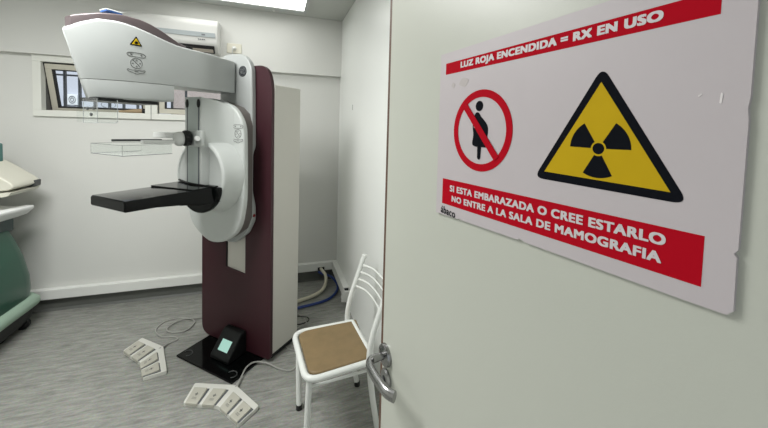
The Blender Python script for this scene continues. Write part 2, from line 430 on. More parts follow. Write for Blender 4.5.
# round maker's badge with a curled monogram
M_badge = mat('badge dark grey', (.030, .034, .038), .55, spec=.2)
bd = build('badge', lathe(BM(), [(.038, 0), (.038, .003), (.035, .005), (0, .005)], 32, M=TR(.108, -.041, 2.084) @ rot_to((0, -1, 0))), M_badge, carriage)
b = BM()
cx, cz = .108, 2.084
for ring in (.030,):
    tube(b, [(cx + ring * math.cos(t * PI / 12), -.0465, cz + ring * math.sin(t * PI / 12)) for t in range(24)], .0007, 5, closed=True)
tube(b, smooth_path([(cx - .002, -.0465, cz + .010), (cx - .012, -.0465, cz + .017), (cx - .021, -.0465, cz + .004), (cx - .014, -.0465, cz - .011), (cx - .004, -.0465, cz - .004), (cx - .002, -.0465, cz + .003), (cx - .010, -.0465, cz + .001), (cx - .004, -.0465, cz - .018)], 5), .0011, 5)
tube(b, smooth_path([(cx + .018, -.0465, cz + .010), (cx + .010, -.0465, cz + .017), (cx + .004, -.0465, cz + .009), (cx + .012, -.0465, cz + .001), (cx + .004, -.0465, cz - .006), (cx + .010, -.0465, cz - .017), (cx + .020, -.0465, cz - .008)], 5), .0011, 5)
build('monogram', b, mat('monogram grey', (.30, .31, .31), .5), bd)

# inner dark band + white front cover of the C-arm
cov = [(-.06, .862), (.074, .885), (.191, .961), (.238, 1.045), (.267, 1.2), (.266, 1.471), (.259, 1.705), (.203, 1.792), (.136, 1.84), (.038, 1.868), (-.063, 1.887), (-.18, 1.885), (-.27, 1.80), (-.31, 1.62), (-.31, 1.12), (-.275, .985), (-.17, .905)]
mpart('gap_band', [(max(-.29, min(.207, p * .9)), 1.385 + (q - 1.385) * .975) for p, q in cov], .040, .132, M_band, bevel=0)
cover = mpart('arm_cover', rnd(cov, .06, 4), .128, .168, M_shell2, bevel=.010, seg=3)
# compression rail running down the cover
rl = prism(BM(), [(-.100, .160), (-.100, .315), (-.09, .33), (.070, .33), (.078, .318), (.084, .28), (.095, .235), (.115, .203), (.140, .182), (.172, .1685), (.172, .150)], 1.30, 1.868, lambda p, q, a: (p, -q, a))
for v in rl.verts:      # slightly arched top
    if v.co.z > 1.8: v.co.z = 1.89 - 1.6 * v.co.x ** 2 if v.co.x < .06 else interp([(.06, 1.884), (.115, 1.846), (.172, 1.806)], v.co.x)
rail = build('compression_rail', rl, M_shell2, mm, smooth=38)
build('rail_face', bx(-.058, .040, -.3325, -.325, 1.302, 1.872), M_rail, rail, smooth=0)
for uu in (-.064, .046):
    build('rail_slot', bx(uu - .0055, uu + .0055, -.3328, -.322, 1.302, 1.862), M_slot, rail, smooth=0)
    build('slot_cap', lathe(BM(), [(.013, 0), (.013, .006), (.009, .009), (0, .009)], 20, M=TR(uu, -.330, 1.835) @ rot_to((0, -1, 0)) @ Matrix.Scale(2.1, 4, Vector((0, 1, 0)))), M_rubber, rail)
# rotation hub with its bright rim
hub = build('rotation_hub', lathe(BM(), [(.266, 0), (.262, .012), (.252, .035), (.243, .07), (.238, .112), (.236, .124), (.228, .130), (.216, .131), (.212, .126), (.206, .120), (0, .118)], 64, M=TR(.0, -.165, 1.36) @ rot_to((0, -1, 0))), M_shell2, mm, smooth=50)

# control symbols: outline icons laid on a surface
def icons(bm, P, k, r=.0014):
    c = lambda pts, closed=True: tube(bm, [P(x * k, z * k) for x, z in pts], r, 5, closed=closed)
    ell = lambda cx, cz, rx, rz, n=28: c([(cx + rx * math.cos(2 * PI * i / n), cz + rz * math.sin(2 * PI * i / n)) for i in range(n)])
    c(rnd([(-.9, .78), (.9, .78), (1.0, 1.16), (.55, 1.28), (-.55, 1.28), (-1.0, 1.16)], .35, 4))
    for s in (-1, 1):
        c([(s * .55 - .13, 1.03), (s * .55 + .13, 1.03)], False); c([(s * .55, .92), (s * .55, 1.14)], False)
    ell(0, 0, .62, .62)
    c([(-.42, .42), (.42, -.42)], False)
    for x, z in ((0, .38), (.38, .05), (0, -.38), (-.38, -.05)):
        c([(x - .09, z - .05), (x, z + .08), (x + .09, z - .05)])
    c(rnd([(-.95, -.72), (-.55, -.86), (.0, -.80), (.55, -.86), (.95, -.72), (.9, -1.05), (.35, -1.16), (.0, -1.34), (-.35, -1.16), (-.9, -1.05)], .18, 4))
    c([(-.2, -1.0), (.2, -1.0)], False)
b = BM(); icons(b, lambda x, z: (.211 + x, -.1686, 1.645 + z), .047, .0018)
build('control_symbols', b, M_icon, cover)

# tube head: lofted from the arm root (n=.09) to the rounded front
TOPZ = [(.05, 2.152), (.30, 2.149), (.46, 2.149), (.53, 2.153), (.60, 2.168), (.656, 2.183), (.72, 2.197), (.78, 2.205), (.86, 2.196), (.92, 2.166), (.95, 2.146), (.972, 2.128), (1.03, 2.10)]
BOTZ = [(.05, 1.930), (.30, 1.922), (.55, 1.918), (.70, 1.914), (1.03, 1.905)]
NF0, NF1, LEAN = .58, .972, .28
def halfw(n, W=.122):
    if n < .33: return .050 + (W - .050) * ((n - .06) / .27) ** .9
    if n < NF0: return W
    k = min(1, (n - NF0) / (NF1 - NF0)); return max(.004, W * (1 - k ** 2.2) ** .5)
def lean_at(n, z): return LEAN * (z - 2.12) * max(0, (n - NF0) / (NF1 - NF0))
def surf(N, z, off=0.0):
    """point on the head's right flank at distance N along the normal and height z"""
    n = N
    for _ in range(12): n = N - lean_at(n, z)
    return (halfw(n) + off, -N, z)
def head_rings(n0, n1, zt, zb, K=34, inset=0.0, rb=None, rt=None):
    R_ = []
    for i in range(K + 1):
        k = i / K; n = n0 + (n1 - n0) * (1 - (1 - k) ** 2.0)
        w = max(.003, halfw(n) - inset); t_, b_ = zt(n), zb(n); r = min(.014, w * .6); wl_ = w if n > .3 else .12 - inset
        R_.append([(p, -(n + lean_at(n, q)), q) for p, q in rnd([(-wl_, b_), (w, b_), (w, t_), (-wl_, t_)], [min(r, rb or r), min(r, rb or r), min(r, rt or r), min(r, rt or r)], 4)])
    return R_
zt = lambda n: interp(TOPZ, n); zb = lambda n: interp(BOTZ, n)
head = build('tube_head', loft(BM(), head_rings(.06, .972, zt, zb, rb=.002)), M_shell, mm, smooth=50)
# collimator housing under it, separated by a thin dark seam
build('housing_seam', loft(BM(), head_rings(.53, .969, lambda n: 1.918, lambda n: zb(n) - .0014, inset=.0025, rb=.001, rt=.001)), M_seam, head, smooth=50)
def zb2(n): return interp([(.53, 1.826), (.6, 1.822), (.8, 1.815), (1.0, 1.812)], n)
col_r = head_rings(.535, .970, lambda n: zb(n) - .0012, zb2, inset=.001, rt=.002)
build('collimator_housing', loft(BM(), col_r), M_shell, head, smooth=50)
build('aperture_plate', prism(BM(), rnd([(-.09, -.885), (.09, -.885), (.095, -.60), (-.095, -.60)], .02), 1.803, 1.819, FY), M_blk, head)
# mauve cover strip on top
def cover_rings():
    R_ = []
    CT = [(.455, 2.160), (.50, 2.172), (.55, 2.194), (.592, 2.213), (.644, 2.231), (.694, 2.242), (.785, 2.244), (.869, 2.228), (.945, 2.199), (.985, 2.172)]
    for i in range(31):
        s = i / 30; n = .455 + (.955 - .455) * (1 - (1 - s) ** 1.5)
        w = max(.012, halfw(n) - .010); t_ = interp(CT, n); b_ = zt(n) - .012
        R_.append([(p, -n, q) for p, q in rnd([(-w, b_), (w, b_), (w * .97, t_), (-w * .97, t_)], .008, 3)])
    return R_
top = build('top_cover', loft(BM(), cover_rings()), M_mauve, head, smooth=40)
build('cover_end', bx(-.10, .10, -.458, -.405, 2.142, 2.166), M_blk, head, bevel=.004)
# laser style warning triangle and symbols on the side of the head
def patch(outline, off, th=.0012):
    b = BM()
    A_ = [b.verts.new(surf(n, z, off)) for n, z in outline]; B_ = [b.verts.new(surf(n, z, off - th)) for n, z in outline]
    b.faces.new(A_); b.faces.new(B_[::-1])
    for i in range(len(A_)): b.faces.new((A_[i], B_[i], B_[(i + 1) % len(A_)], A_[(i + 1) % len(A_)]))
    return b
wl = build('warning_label', patch(rnd([(.755, 2.099), (.699, 2.099), (.7265, 2.147)], .004, 3), .0022), M_black, head, smooth=0)
build('label_face', patch([(.746, 2.1045), (.708, 2.1045), (.7265, 2.1365)], .0030), M_yellow, wl, smooth=0)
b = BM()
tube(b, [surf(.7265 + .003 * math.cos(t * PI / 5), 2.1145 + .003 * math.sin(t * PI / 5), .0032) for t in range(10)], .003, 5, closed=True)
for t in range(8): tube(b, [surf(.7265 + .006 * math.cos(t * PI / 4), 2.1145 + .006 * math.sin(t * PI / 4), .0032), surf(.7265 + .0095 * math.cos(t * PI / 4), 2.1145 + .0095 * math.sin(t * PI / 4), .0032)], .0012, 4)
build('label_symbol', b, M_black, wl)
b = BM(); icons(b, lambda x, z: surf(.725 - x, 2.009 + z, .0006), .042, .0017)
build('control_symbols', b, M_icon, head)

# clear face guard below the head
b = BM()
box(b, .098, .102, -.888, -.805, 1.695, 1.815)
box(b, -.030, .100, -.892, -.888, 1.695, 1.815)
box(b, -.102, -.098, -.888, -.805, 1.695, 1.815)
guard = build('face_guard', b, M_clear, mm, smooth=0)
b = BM()
tube(b, [(.1, -.806, 1.81), (.1, -.806, 1.705), (.1, -.812, 1.697), (.1, -.89, 1.695), (.1, -.89, 1.81)], .0016, 5)
tube(b, [(.1, -.89, 1.695), (-.03, -.89, 1.695), (-.03, -.89, 1.81)], .0016, 5)
build('guard_edge', b, mat('guard edge', (.34, .36, .36), .2), guard)
for uu, zz in ((.02, 1.765), (.078, 1.765), (.055, 1.735)):
    build('guard_screw', lathe(BM(), [(.008, 0), (.008, .006), (0, .007)], 12, M=TR(uu, -.892, zz) @ rot_to((0, -1, 0))), M_dgrey, guard)
b = BM(); tube(b, [(.1025, -.845 + .030 * math.cos(t * PI / 12), 1.785 + .016 * math.sin(t * PI / 12)) for t in range(24)], .0012, 5, closed=True)
build('guard_ring', b, M_rim, guard)

# detector table
def tsec(n, wl, wr_, zb_, zt_=1.302):
    return [(p, -n, q) for p, q in rnd([(-wl, zb_), (wr_, zb_), (wr_, zt_), (-wl, zt_)], .010, 4)]
dt = build('detector_table', loft(BM(), [tsec(.28, .185, .185, 1.205), tsec(.42, .180, .180, 1.205), tsec(.52, .168, .165, 1.226), tsec(.66, .166, .162, 1.241), tsec(.803, .166, .162, 1.244), tsec(.811, .160, .156, 1.250, 1.296)]), M_gloss, mm, smooth=35)
build('table_step', prism(BM(), rnd([(-.185, -.25), (-.185, -.50), (.17, -.455), (.17, -.25)], .02), 1.300, 1.309, FY), M_gloss, dt, bevel=.003)
half = [(.2 * math.cos(t * PI / 24), .2 * math.sin(t * PI / 24)) for t in range(-24, 1)]
mt = build('detector_mount', prism(BM(), [(p * 1.0 + .020, 1.305 + q * .93) for p, q in half], .285, .325, NF), M_gloss, mm, bevel=.012, seg=3)
build('mount_screw', lathe(BM(), [(.008, 0), (.006, .004), (0, .005)], 12, M=TR(.15, -.325, 1.255) @ rot_to((0, -1, 0))), M_steel, mt)
b = BM(); tube(b, smooth_path([(-.20, -.300, 1.318), (-.13, -.318, 1.316), (0, -.345, 1.314), (.12, -.335, 1.31), (.20, -.325, 1.306)], 5), .007, 8)
build('mount_lip', b, M_gloss, mt)
# underside carrier
build('table_carrier', prism(BM(), [(.30, 1.22), (.56, 1.248), (.50, 1.215), (.30, 1.19)], -.11, .13, lambda p, q, a: (a, -p, q)), M_blk, dt, bevel=.006)

# compression paddle and its holder
holder = build('paddle_holder', bx(-.035, .098, -.352, -.322, 1.556, 1.662), M_shell2, mm, bevel=.010, seg=3)
build('holder_pin', tube(BM(), [(.055, -.350, 1.612), (.095, -.375, 1.610), (.108, -.382, 1.610)], [.017, .017, .013], 14), M_white, holder)
AX = (-.30, -1, 0); AM = rot_to(AX)
build('clamp', lathe(BM(), [(.046, 0), (.050, .010), (.050, .034), (.044, .040)], 20, M=TR(-.012, -.350, 1.610) @ AM), M_rubber, holder)
for dz in (-.034, 0, .034):
    build('clamp_tooth', bx(-.010, .016, -.012, .0, -.009, .009, M=TR(.030, -.378, 1.610 + dz)), M_rubber, holder, bevel=.003)
build('clamp_head', lathe(BM(), [(.040, 0), (.046, .008), (.045, .030), (.036, .045), (.02, .052)], 20, M=TR(-.026, -.388, 1.606) @ AM), M_white, holder)
pa = build('paddle_arm', prism(BM(), [(-.075, -.43), (-.020, -.43), (-.035, -.61), (-.075, -.61)], 1.578, 1.600, FY), M_white, mm, bevel=.005)
build('arm_wing', prism(BM(), rnd([(-.165, -.43), (-.04, -.41), (-.05, -.47), (-.15, -.50)], .012, 3), 1.610, 1.645, FY), M_white, pa, bevel=.004)
build('paddle_bar', prism(BM(), [(-.142, -.722), (-.124, -.728), (-.052, -.50), (-.072, -.50)], 1.592, 1.605, FY), M_dgrey, pa, bevel=.002)
PU0, PU1, PN0, PN1, PZ0, PZ1 = -.175, .125, .55, .800, 1.529, 1.583
b = BM(); t_ = .003
box(b, PU0, PU1, -PN1, -PN0, PZ0, PZ0 + t_)
box(b, PU0, PU1, -PN1, -PN1 + t_, PZ0 + t_, PZ1); box(b, PU0, PU0 + t_, -PN1 + t_, -PN0, PZ0 + t_, PZ1); box(b, PU1 - t_, PU1, -PN1 + t_, -PN0, PZ0 + t_, PZ1)
box(b, PU0 + t_, PU1 - t_, -PN0 - t_, -PN0, PZ0 + t_, PZ1)
pad = build('compression_paddle', b, M_clear, mm, smooth=0)
b = BM()
for z in (PZ0, PZ1):
    tube(b, [(PU0, -PN0, z), (PU0, -PN1, z), (PU1, -PN1, z), (PU1, -PN0, z)], .0018 if z == PZ0 else .0011, 5)
for u, n in ((PU0, PN1), (PU1, PN1)):
    tube(b, [(u, -n, PZ0), (u, -n, PZ1)], .0009, 5)
build('paddle_rim', b, M_rim, pad)

# foot display on the base plate
fd = mpart_ = build('foot_display', prism(BM(), rnd([(.005, .014), (.165, .014), (.170, .040), (.078, .150), (.052, .182), (.005, .182)], [0, .01, .02, .02, .02, 0], 4), -.062, .122, lambda p, q, a: (a, -p, q)), M_blk, mm, bevel=.010, seg=3)
# slanted screen: plane from (n=.170,z=.04) to (.07,.185)
sl = Vector((-.092, .110)).normalized()
def SP(u, s, off):
    n = .170 + sl.x * s + sl.y * off; z = .040 + sl.y * s - sl.x * off
    return (u, -n, z)
b = BM()
vs = [b.verts.new(SP(u, s, o)) for o in (-.004, .0018) for u, s in ((-.014, .045), (.080, .045), (.080, .118), (-.014, .118))]
for f in ((0, 3, 2, 1), (4, 5, 6, 7), (0, 1, 5, 4), (1, 2, 6, 5), (2, 3, 7, 6), (3, 0, 4, 7)): b.faces.new([vs[i] for i in f])
build('screen', b, M_screen, fd, smooth=0)
# blue and white case on the head
bc = thing('plastic_case', 'thin blue and white case lying on top of the machine head', 'case', (-.274 + math.cos(A) * 0 + math.sin(A) * .775, 2.653 - math.cos(A) * .79, 2.261), A)
build('tray', bx(-.03, .03, -.036, .036, -.006, .003), M_blue, bc, bevel=.003)
build('lid', bx(-.032, .032, -.038, .038, .003, .008), mat('case lid', (.72, .78, .78), .3), bc, bevel=.003)

# ------------------------------------------------------------------ foot pedals
def pedal_unit(label, P, cable, name='foot_pedal_switch'):
    """P: outline corners outer-left, outer-knee, outer-right, inner-right, inner-knee, inner-left"""
    P = [Vector(p) for p in P]
    cen = sum(P, Vector((0, 0))) / 6
    t = thing(name, label, 'foot pedal', (cen.x, cen.y, 0), 0, 'foot pedal switches beside the machine base')
    Q = [p - cen for p in P]
    zt_ = .026
    tr = build('tray', prism(BM(), rnd([tuple(q) for q in Q], .012, 3), .0, zt_, FY), M_tray, t, bevel=.004)
    for (oa, ob, ia, ib) in ((Q[0], Q[1], Q[5], Q[4]), (Q[1], Q[2], Q[4], Q[3])):
        for s0, s1 in ((.07, .41), (.55, .89)):
            if oa is Q[1]: s0, s1 = 1 - s1, 1 - s0
            o0, o1 = oa.lerp(ob, s0), oa.lerp(ob, s1); i0, i1 = ia.lerp(ib, s0), ia.lerp(ib, s1)
            # square up the inner edge against the outer one
            a0, a1 = o0.lerp(i0, .30), o1.lerp(i1, .30)
            c0, c1 = o0.lerp(i0, 1.03), o1.lerp(i1, 1.03)
            b = BM()
            lo = [b.verts.new((p.x, p.y, z)) for p, z in ((a0, zt_ - .004), (a1, zt_ - .004), (c1, .012), (c0, .012))]
            hi = [b.verts.new((p.x, p.y, z)) for p, z in ((a0, zt_ + .012), (a1, zt_ + .012), (c1, zt_ + .006), (c0, zt_ + .006))]
            b.faces.new(lo[::-1]); b.faces.new(hi)
            for i in range(4): b.faces.new((lo[i], lo[(i + 1) % 4], hi[(i + 1) % 4], hi[i]))
            pd = build('pedal', b, M_pedal, t, bevel=.004)
            # gap shadow line beside it and the printed symbol on it
            m0, m1 = a0.lerp(c0, .45), a1.lerp(c1, .45); mid = m0.lerp(m1, .5); d = (a1 - a0).normalized() * .010; e = (c0 - a0).normalized()
            b = BM(); zz = zt_ + .0102
            for w, l in ((.010, .003), (.003, .012)):
                dd = d.normalized() * w; ee = e * l
                vs = [b.verts.new((p.x, p.y, zz)) for p in (mid - dd - ee, mid + dd - ee, mid + dd + ee, mid - dd + ee)]
                for v in vs: v.co.z = zz
                f = b.faces.new(vs)
            k = a0.lerp(c0, .70).lerp(a1.lerp(c1, .70), .5)
            for j in (-.006, .0, .006):
                dd = d.normalized() * .014; p = k + e * j
                b.faces.new([b.verts.new((q.x, q.y, zz - .0015)) for q in (p - dd - e * .001, p + dd - e * .001, p + dd + e * .001, p - dd + e * .001)])
            build('pedal_symbol', b, M_icon, pd, smooth=0)
            b = BM(); g = (a1 - a0).normalized() * .004
            vs = [b.verts.new((p.x, p.y, zt_ + .0006)) for p in (a1 + g * .3, a1 + g * 3.0, c1 + g * 3.0 - e * .004, c1 + g * .3 - e * .004)]
            b.faces.new(vs)
            vs = [b.verts.new((p.x, p.y, zt_ + .0006)) for p in (a0 - e * .006, a1 + g * 3.0 - e * .006, a1 + g * 3.0, a0)]
            b.faces.new(vs)
            build('pedal_gap', b, M_slot, tr, smooth=0)
    C = [(x - cen.x, y - cen.y, z) for x, y, z in cable]
    build('cable', tube(BM(), smooth_path(C, 8), .0052, 8), M_cable, t)
    c0, c1 = Vector(C[0]), Vector(C[1]); dr = (c1 - c0).normalized()
    build('cable_sleeve', tube(BM(), [c0 - dr * .012, c0 + dr * .02, c0 + dr * .055], [.010, .009, .006], 10), M_cable, t)
    return t
pedal_unit('bent cream foot pedal switch in front of the machine base, nearest the camera',
           [(-.479, 2.325), (-.225, 2.232), (-.077, 2.021), (-.178, 1.924), (-.309, 2.089), (-.511, 2.171)],
           [(-.222, 2.225, .018), (-.20, 2.30, .022), (-.175, 2.37, .030), (-.13, 2.415, .028), (-.05, 2.40, .020), (.05, 2.325, .006), (.12, 2.295, .005), (.17, 2.34, .005), (.30, 2.50, .005), (.40, 2.62, .005)])
pedal_unit('bent cream foot pedal switch left of the machine base, beside the coiled cable',
           [(-.973, 2.947), (-.785, 2.785), (-.682, 2.495), (-.811, 2.467), (-.886, 2.641), (-1.047, 2.811)],
           [(-.80, 2.775, .018), (-.77, 2.84, .006), (-.715, 2.885, .005), (-.75, 2.925, .005), (-.84, 2.95, .005), (-.915, 3.06, .005), (-.89, 3.17, .005), (-.79, 3.205, .005), (-.69, 3.17, .006), (-.64, 3.09, .010), (-.68, 2.99, .009), (-.78, 2.99, .006), (-.83, 3.04, .013), (-.80, 3.12, .014), (-.74, 3.165, .014), (-.65, 3.15, .015), (-.59, 3.17, .006), (-.52, 3.25, .005)])

# loose cables and hoses on the floor
props(build('floor_cable', tube(BM(), smooth_path([(.10, 3.15, .006), (.17, 3.05, .006), (.23, 2.96, .006), (.265, 2.88, .006), (.265, 2.82, .006), (.21, 2.79, .006), (.13, 2.72, .006), (.09, 2.60, .006), (.12, 2.52, .006), (.18, 2.50, .006), (.27, 2.56, .006), (.36, 2.68, .006)], 8), .0045, 8), M_cable), 'thin grey cable looped on the floor beside the beige cabinet', 'cable')
props(build('dark_cable', tube(BM(), smooth_path([(.10, 3.02, .006), (.19, 2.95, .016), (.25, 2.92, .018), (.29, 2.90, .014), (.29, 2.86, .006), (.22, 2.83, .006), (.14, 2.85, .006)], 8), .004, 8), M_rubber), 'thin black cable tangled on the floor beside the cabinet', 'cable')
props(build('cream_hose', tube(BM(), smooth_path([(.00, 3.20, .024), (.14, 3.17, .024), (.25, 3.20, .024), (.37, 3.25, .026), (.47, 3.33, .032), (.525, 3.44, .055), (.535, 3.54, .095), (.50, 3.605, .130), (.498, 3.64, .134)], 8), .0165, 12), M_hose), 'thick cream hose curving from the cabinet into the wall trunking', 'hose')
props(build('blue_hose', tube(BM(), smooth_path([(.02, 3.06, .016), (.16, 3.07, .016), (.27, 3.09, .016), (.44, 3.13, .016), (.55, 3.20, .016), (.63, 3.33, .018), (.645, 3.45, .030), (.60, 3.555, .060), (.52, 3.585, .085), (.47, 3.62, .10)], 8), .0125, 12), M_bluehose), 'blue hose lying on the floor in front of the cream hose', 'hose')

# ------------------------------------------------------------------ chair (local -x = its front)
ch = thing('chair', 'white tube framed chair with tan vinyl seat beside the door', 'chair', (.322, 1.862, 0), math.radians(5))
ZS = .425
sh = rnd([(-.183, -.225), (.19, -.205), (.19, .185), (-.186, .198)], [.075, .01, .01, .075], 6)
build('seat_frame', tube(BM(), [(p, q, ZS) for p, q in sh], .0165, 12, closed=True), M_chair, ch)
pdp = rnd([(-.160, -.200), (.180, -.185), (.218, .192), (-.163, .184)], [.06, .02, .02, .06], 6)
b = BM(); prism(b, pdp, ZS - .012, ZS + .012, FY)
top_f = [f for f in b.faces if f.calc_center_median().z > ZS + .011]
build('seat', b, M_vinyl, ch, bevel=.008, seg=3)
def leg(pts, name='leg'):
    o = build(name, tube(BM(), pts, .0165, 12), M_chair, ch)
    e = Vector(pts[-1])
    build('foot_cap', lathe(BM(), [(.0185, 0), (.0185, .028), (.0165, .03)], 14, M=TR(e.x, e.y, 0)), M_rubber, o)
leg([(-.160, .168, ZS - .01), (-.161, .14, .2), (-.160, .112, .012)])
leg([(-.160, -.19, ZS - .01), (-.168, -.192, .2), (-.175, -.195, .012)])
def post(y, yb):
    P = smooth_path([(.272, y, .848), (.236, y, .74), (.182, y, .58), (.163, y, .47), (.168, y, .36), (.19, (y + yb) / 2, .2), (.225, yb, .012)], 8)
    o = build('rear_leg', tube(BM(), P, .0165, 12), M_chair, ch)
    build('foot_cap', lathe(BM(), [(.0185, 0), (.0185, .028), (.0165, .03)], 14, M=TR(P[-1].x, yb, 0)), M_rubber, o)
    build('post_cap', lathe(BM(), [(.0165, 0), (.0165, .006), (.008, .012)], 14, M=TR(P[0].x, y, .848) @ rot_to((.3, 0, 1))), M_chair, o)
post(.212, .16); post(-.205, -.20)
for z in (.79, .745, .70, .655):
    x0 = interp([(.58, .182), (.74, .236), (.845, .272)], z) + .004
    P = smooth_path([(x0, .21, z), (x0 + .035, .12, z + .006), (x0 + .044, 0, z + .008), (x0 + .035, -.12, z + .006), (x0, -.205, z)], 6)
    build('back_slat', tube(BM(), P, [(.0085, .005)] * len(P), 10), M_chair, ch)
build('side_rail', tube(BM(), [(-.162, -.20, .375), (.165, -.20, .375)], .007, 8), M_chair, ch)
build('side_rail', tube(BM(), [(-.172, .168, .375), (.165, .195, .375)], .007, 8), M_chair, ch)

# ------------------------------------------------------------------ door (local x runs from the free edge to the hinge, local -y faces the camera)
TH = math.atan2(-.989, .147)
HX, HY = .283, .800
hp = Vector((HX, HY, 0))
sv = Vector((math.cos(TH), math.sin(TH), 0)); outw = Vector((math.sin(TH), -math.cos(TH), 0))
d1 = thing('door_1', None, None, (HX, HY, 0), TH); props(d1, kind='structure')
DW = .99
build('leaf', bx(-.022, DW, .0047, .045, .006, 2.06), M_door, d1, smooth=0)
build('wooden_edging', bx(-.034, -.022, .0050, .045, .006, 2.06), M_wood, d1, smooth=0)
build('edge_lip', bx(-.0385, -.034, .008, .045, .006, 2.06), M_paledge, d1, smooth=0)
hd = build('door_handle', lathe(BM(), [(.029, 0), (.029, .005), (.027, .010), (.016, .0115), (.0135, .013)], 28, M=TR(0, .0047, 1.10) @ rot_to((0, -1, 0))), M_steel, d1)
P = smooth_path([(0, -.008, 1.100), (0, -.024, 1.100), (.003, -.042, 1.100), (.018, -.053, 1.101), (.050, -.058, 1.103), (.085, -.058, 1.105), (.118, -.056, 1.106), (.138, -.046, 1.106)], 6)
build('lever', tube(BM(), P, [(.0095 + .004 * min(1, k / 20), .0095) for k in range(len(P))], 14), M_steel, hd)
build('key_rosette', lathe(BM(), [(.026, 0), (.026, .004), (.022, .008), (.010, .0085), (.009, .006), (0, .006)], 28, M=TR(.006, .0047, 1.038) @ rot_to((0, -1, 0))), M_steel, hd)
build('keyhole', bx(.003, .009, -.0045, .0, 1.028, 1.047), M_dark, hd, smooth=0)
for z in (.30, 1.05, 1.80):
    build('hinge', tube(BM(), [(DW + .004, .0, z - .05), (DW + .004, .0, z + .05)], .007, 10), M_steel, d1)

# ------------------------------------------------------------------ the warning sign on the door
sg = thing('warning_sign', 'large white radiation warning sign with red bands fixed on the door', 'sign',
           hp + sv * .204 - outw * .0047 + Vector((0, 0, 1.546)), TH)
W_, H_ = .4355, .3085
# board with a few chipped places along its edges
pts = [(.001, -.0115), (.07, -.0085), (.072, -.0062), (.078, -.0082), (.205, -.0045), (.209, -.0015), (.217, -.0033), (.219, -.0042), (.40, -.001), (W_ - .004, .0), (W_, .005), (W_ - .0005, .052), (W_ - .0025, .055), (W_, .059), (W_, .17), (W_ - .001, .18), (W_, .19), (W_, H_), (0, H_ - .003)]
build('board', prism(BM(), pts, -.0045, 0, lambda p, q, a: (p, a, q)), M_board, sg, smooth=0)
ly = [-.0048]
def flat(name, outlines, m, lift=0, parent=sg):
    """printed layers, each a slight film on the board"""
    b = BM(); y = -.0047 - .0002 * lift
    for o in outlines:
        prism(b, o, y, y + .0004, FZ)
    return build(name, b, m, parent, smooth=0)
rel = lambda s, z: (s - .204, z - 1.546)
R1 = [rel(.2215, 1.8100), rel(.617, 1.8105), rel(.617, 1.8320), rel(.2215, 1.8315)]
R2 = [rel(.2240, 1.5575), rel(.6175, 1.5630), rel(.6175, 1.6105), rel(.2240, 1.6070)]
flat('heading_band', [R1], M_red); flat('message_band', [R2], M_red)
def text(name, body, s0, z0, s1, z1, m, lift=2, bold=.07, skew=0.0):
    c = bpy.data.curves.new(name, 'FONT'); c.body = body; c.size = 1; c.extrude = 0; c.space_character = 1.10
    o = bpy.data.objects.new(name, c); link(o)
    dg = bpy.context.evaluated_depsgraph_get()
    me = bpy.data.meshes.new_from_object(o.evaluated_get(dg))
    bpy.data.objects.remove(o); bpy.data.curves.remove(c)
    xs = [v.co.x for v in me.vertices]; ys = [v.co.y for v in me.vertices]
    ax, bx_, ay, by = min(xs), max(xs), min(ys), max(ys)
    b = BM(); h = z1 - z0; k_ = bold * h       # heavier strokes from slightly shifted impressions
    for n_, (du, dv_) in enumerate(((-1, -.6), (1, -.6), (-1, .6), (1, .6), (0, 0))):
        t = BM(); t.from_mesh(me)
        for v in t.verts:
            p = (v.co.x - ax) / (bx_ - ax); q = (v.co.y - ay) / (by - ay)
            a, e = rel(s0 + k_ + (s1 - s0 - 2 * k_) * p + du * k_, z0 + k_ * .6 + (h - 1.2 * k_) * q + dv_ * k_ + skew * p)
            v.co = (a, -.0047 - .0002 * lift - .00002 * n_, e)
        tm = bpy.data.meshes.new('t'); t.to_mesh(tm); t.free(); b.from_mesh(tm); bpy.data.meshes.remove(tm)
    bpy.data.meshes.remove(me)
    return build(name, b, m, sg, smooth=0)
text('heading_text', 'LUZ ROJA ENCENDIDA = RX EN USO', .2655, 1.8135, .5745, 1.8280, M_print)
text('message_text', 'SI ESTA EMBARAZADA O CREE ESTARLO', .2475, 1.5850, .5890, 1.5970, M_print, skew=.0065)
text('message_text', 'NO ENTRE A LA SALA DE MAMOGRAFIA', .2540, 1.5665, .5865, 1.5780, M_print, skew=.0065)
text('printer_mark', 'ábaco', .2215, 1.5385, .2660, 1.5530, M_black, bold=.03, skew=-.0015)
# prohibition ring
cx, cz = .3225, 1.7035
cx = .3235
def disk(cx, cz, r, n=56, a0=0, a1=2 * PI): return [rel(cx + r * math.cos(a0 + (a1 - a0) * i / n), cz + r * math.sin(a0 + (a1 - a0) * i / n)) for i in range(n if a1 - a0 > 6.2 else n + 1)]
def ringmesh(name, cx, cz, r0, r1, m, lift, n=64):
    b = BM(); y = -.0047 - .0002 * lift
    V = [[b.verts.new((rel(cx + r * math.cos(2 * PI * i / n), cz)[0], yy, rel(cx, cz + r * math.sin(2 * PI * i / n))[1])) for i in range(n)] for r, yy in ((r0, y), (r1, y), (r1, y + .0004), (r0, y + .0004))]
    for k in range(4):
        A_, B_ = V[k], V[(k + 1) % 4]
        for i in range(n): b.faces.new((A_[i], A_[(i + 1) % n], B_[(i + 1) % n], B_[i]))
    return b
RC, RO, RI = (.3225, 1.7025), .0695, .0570
build('prohibition_ring', ringmesh('r', *RC, RI, RO, M_red, 2), M_red, sg, smooth=0)
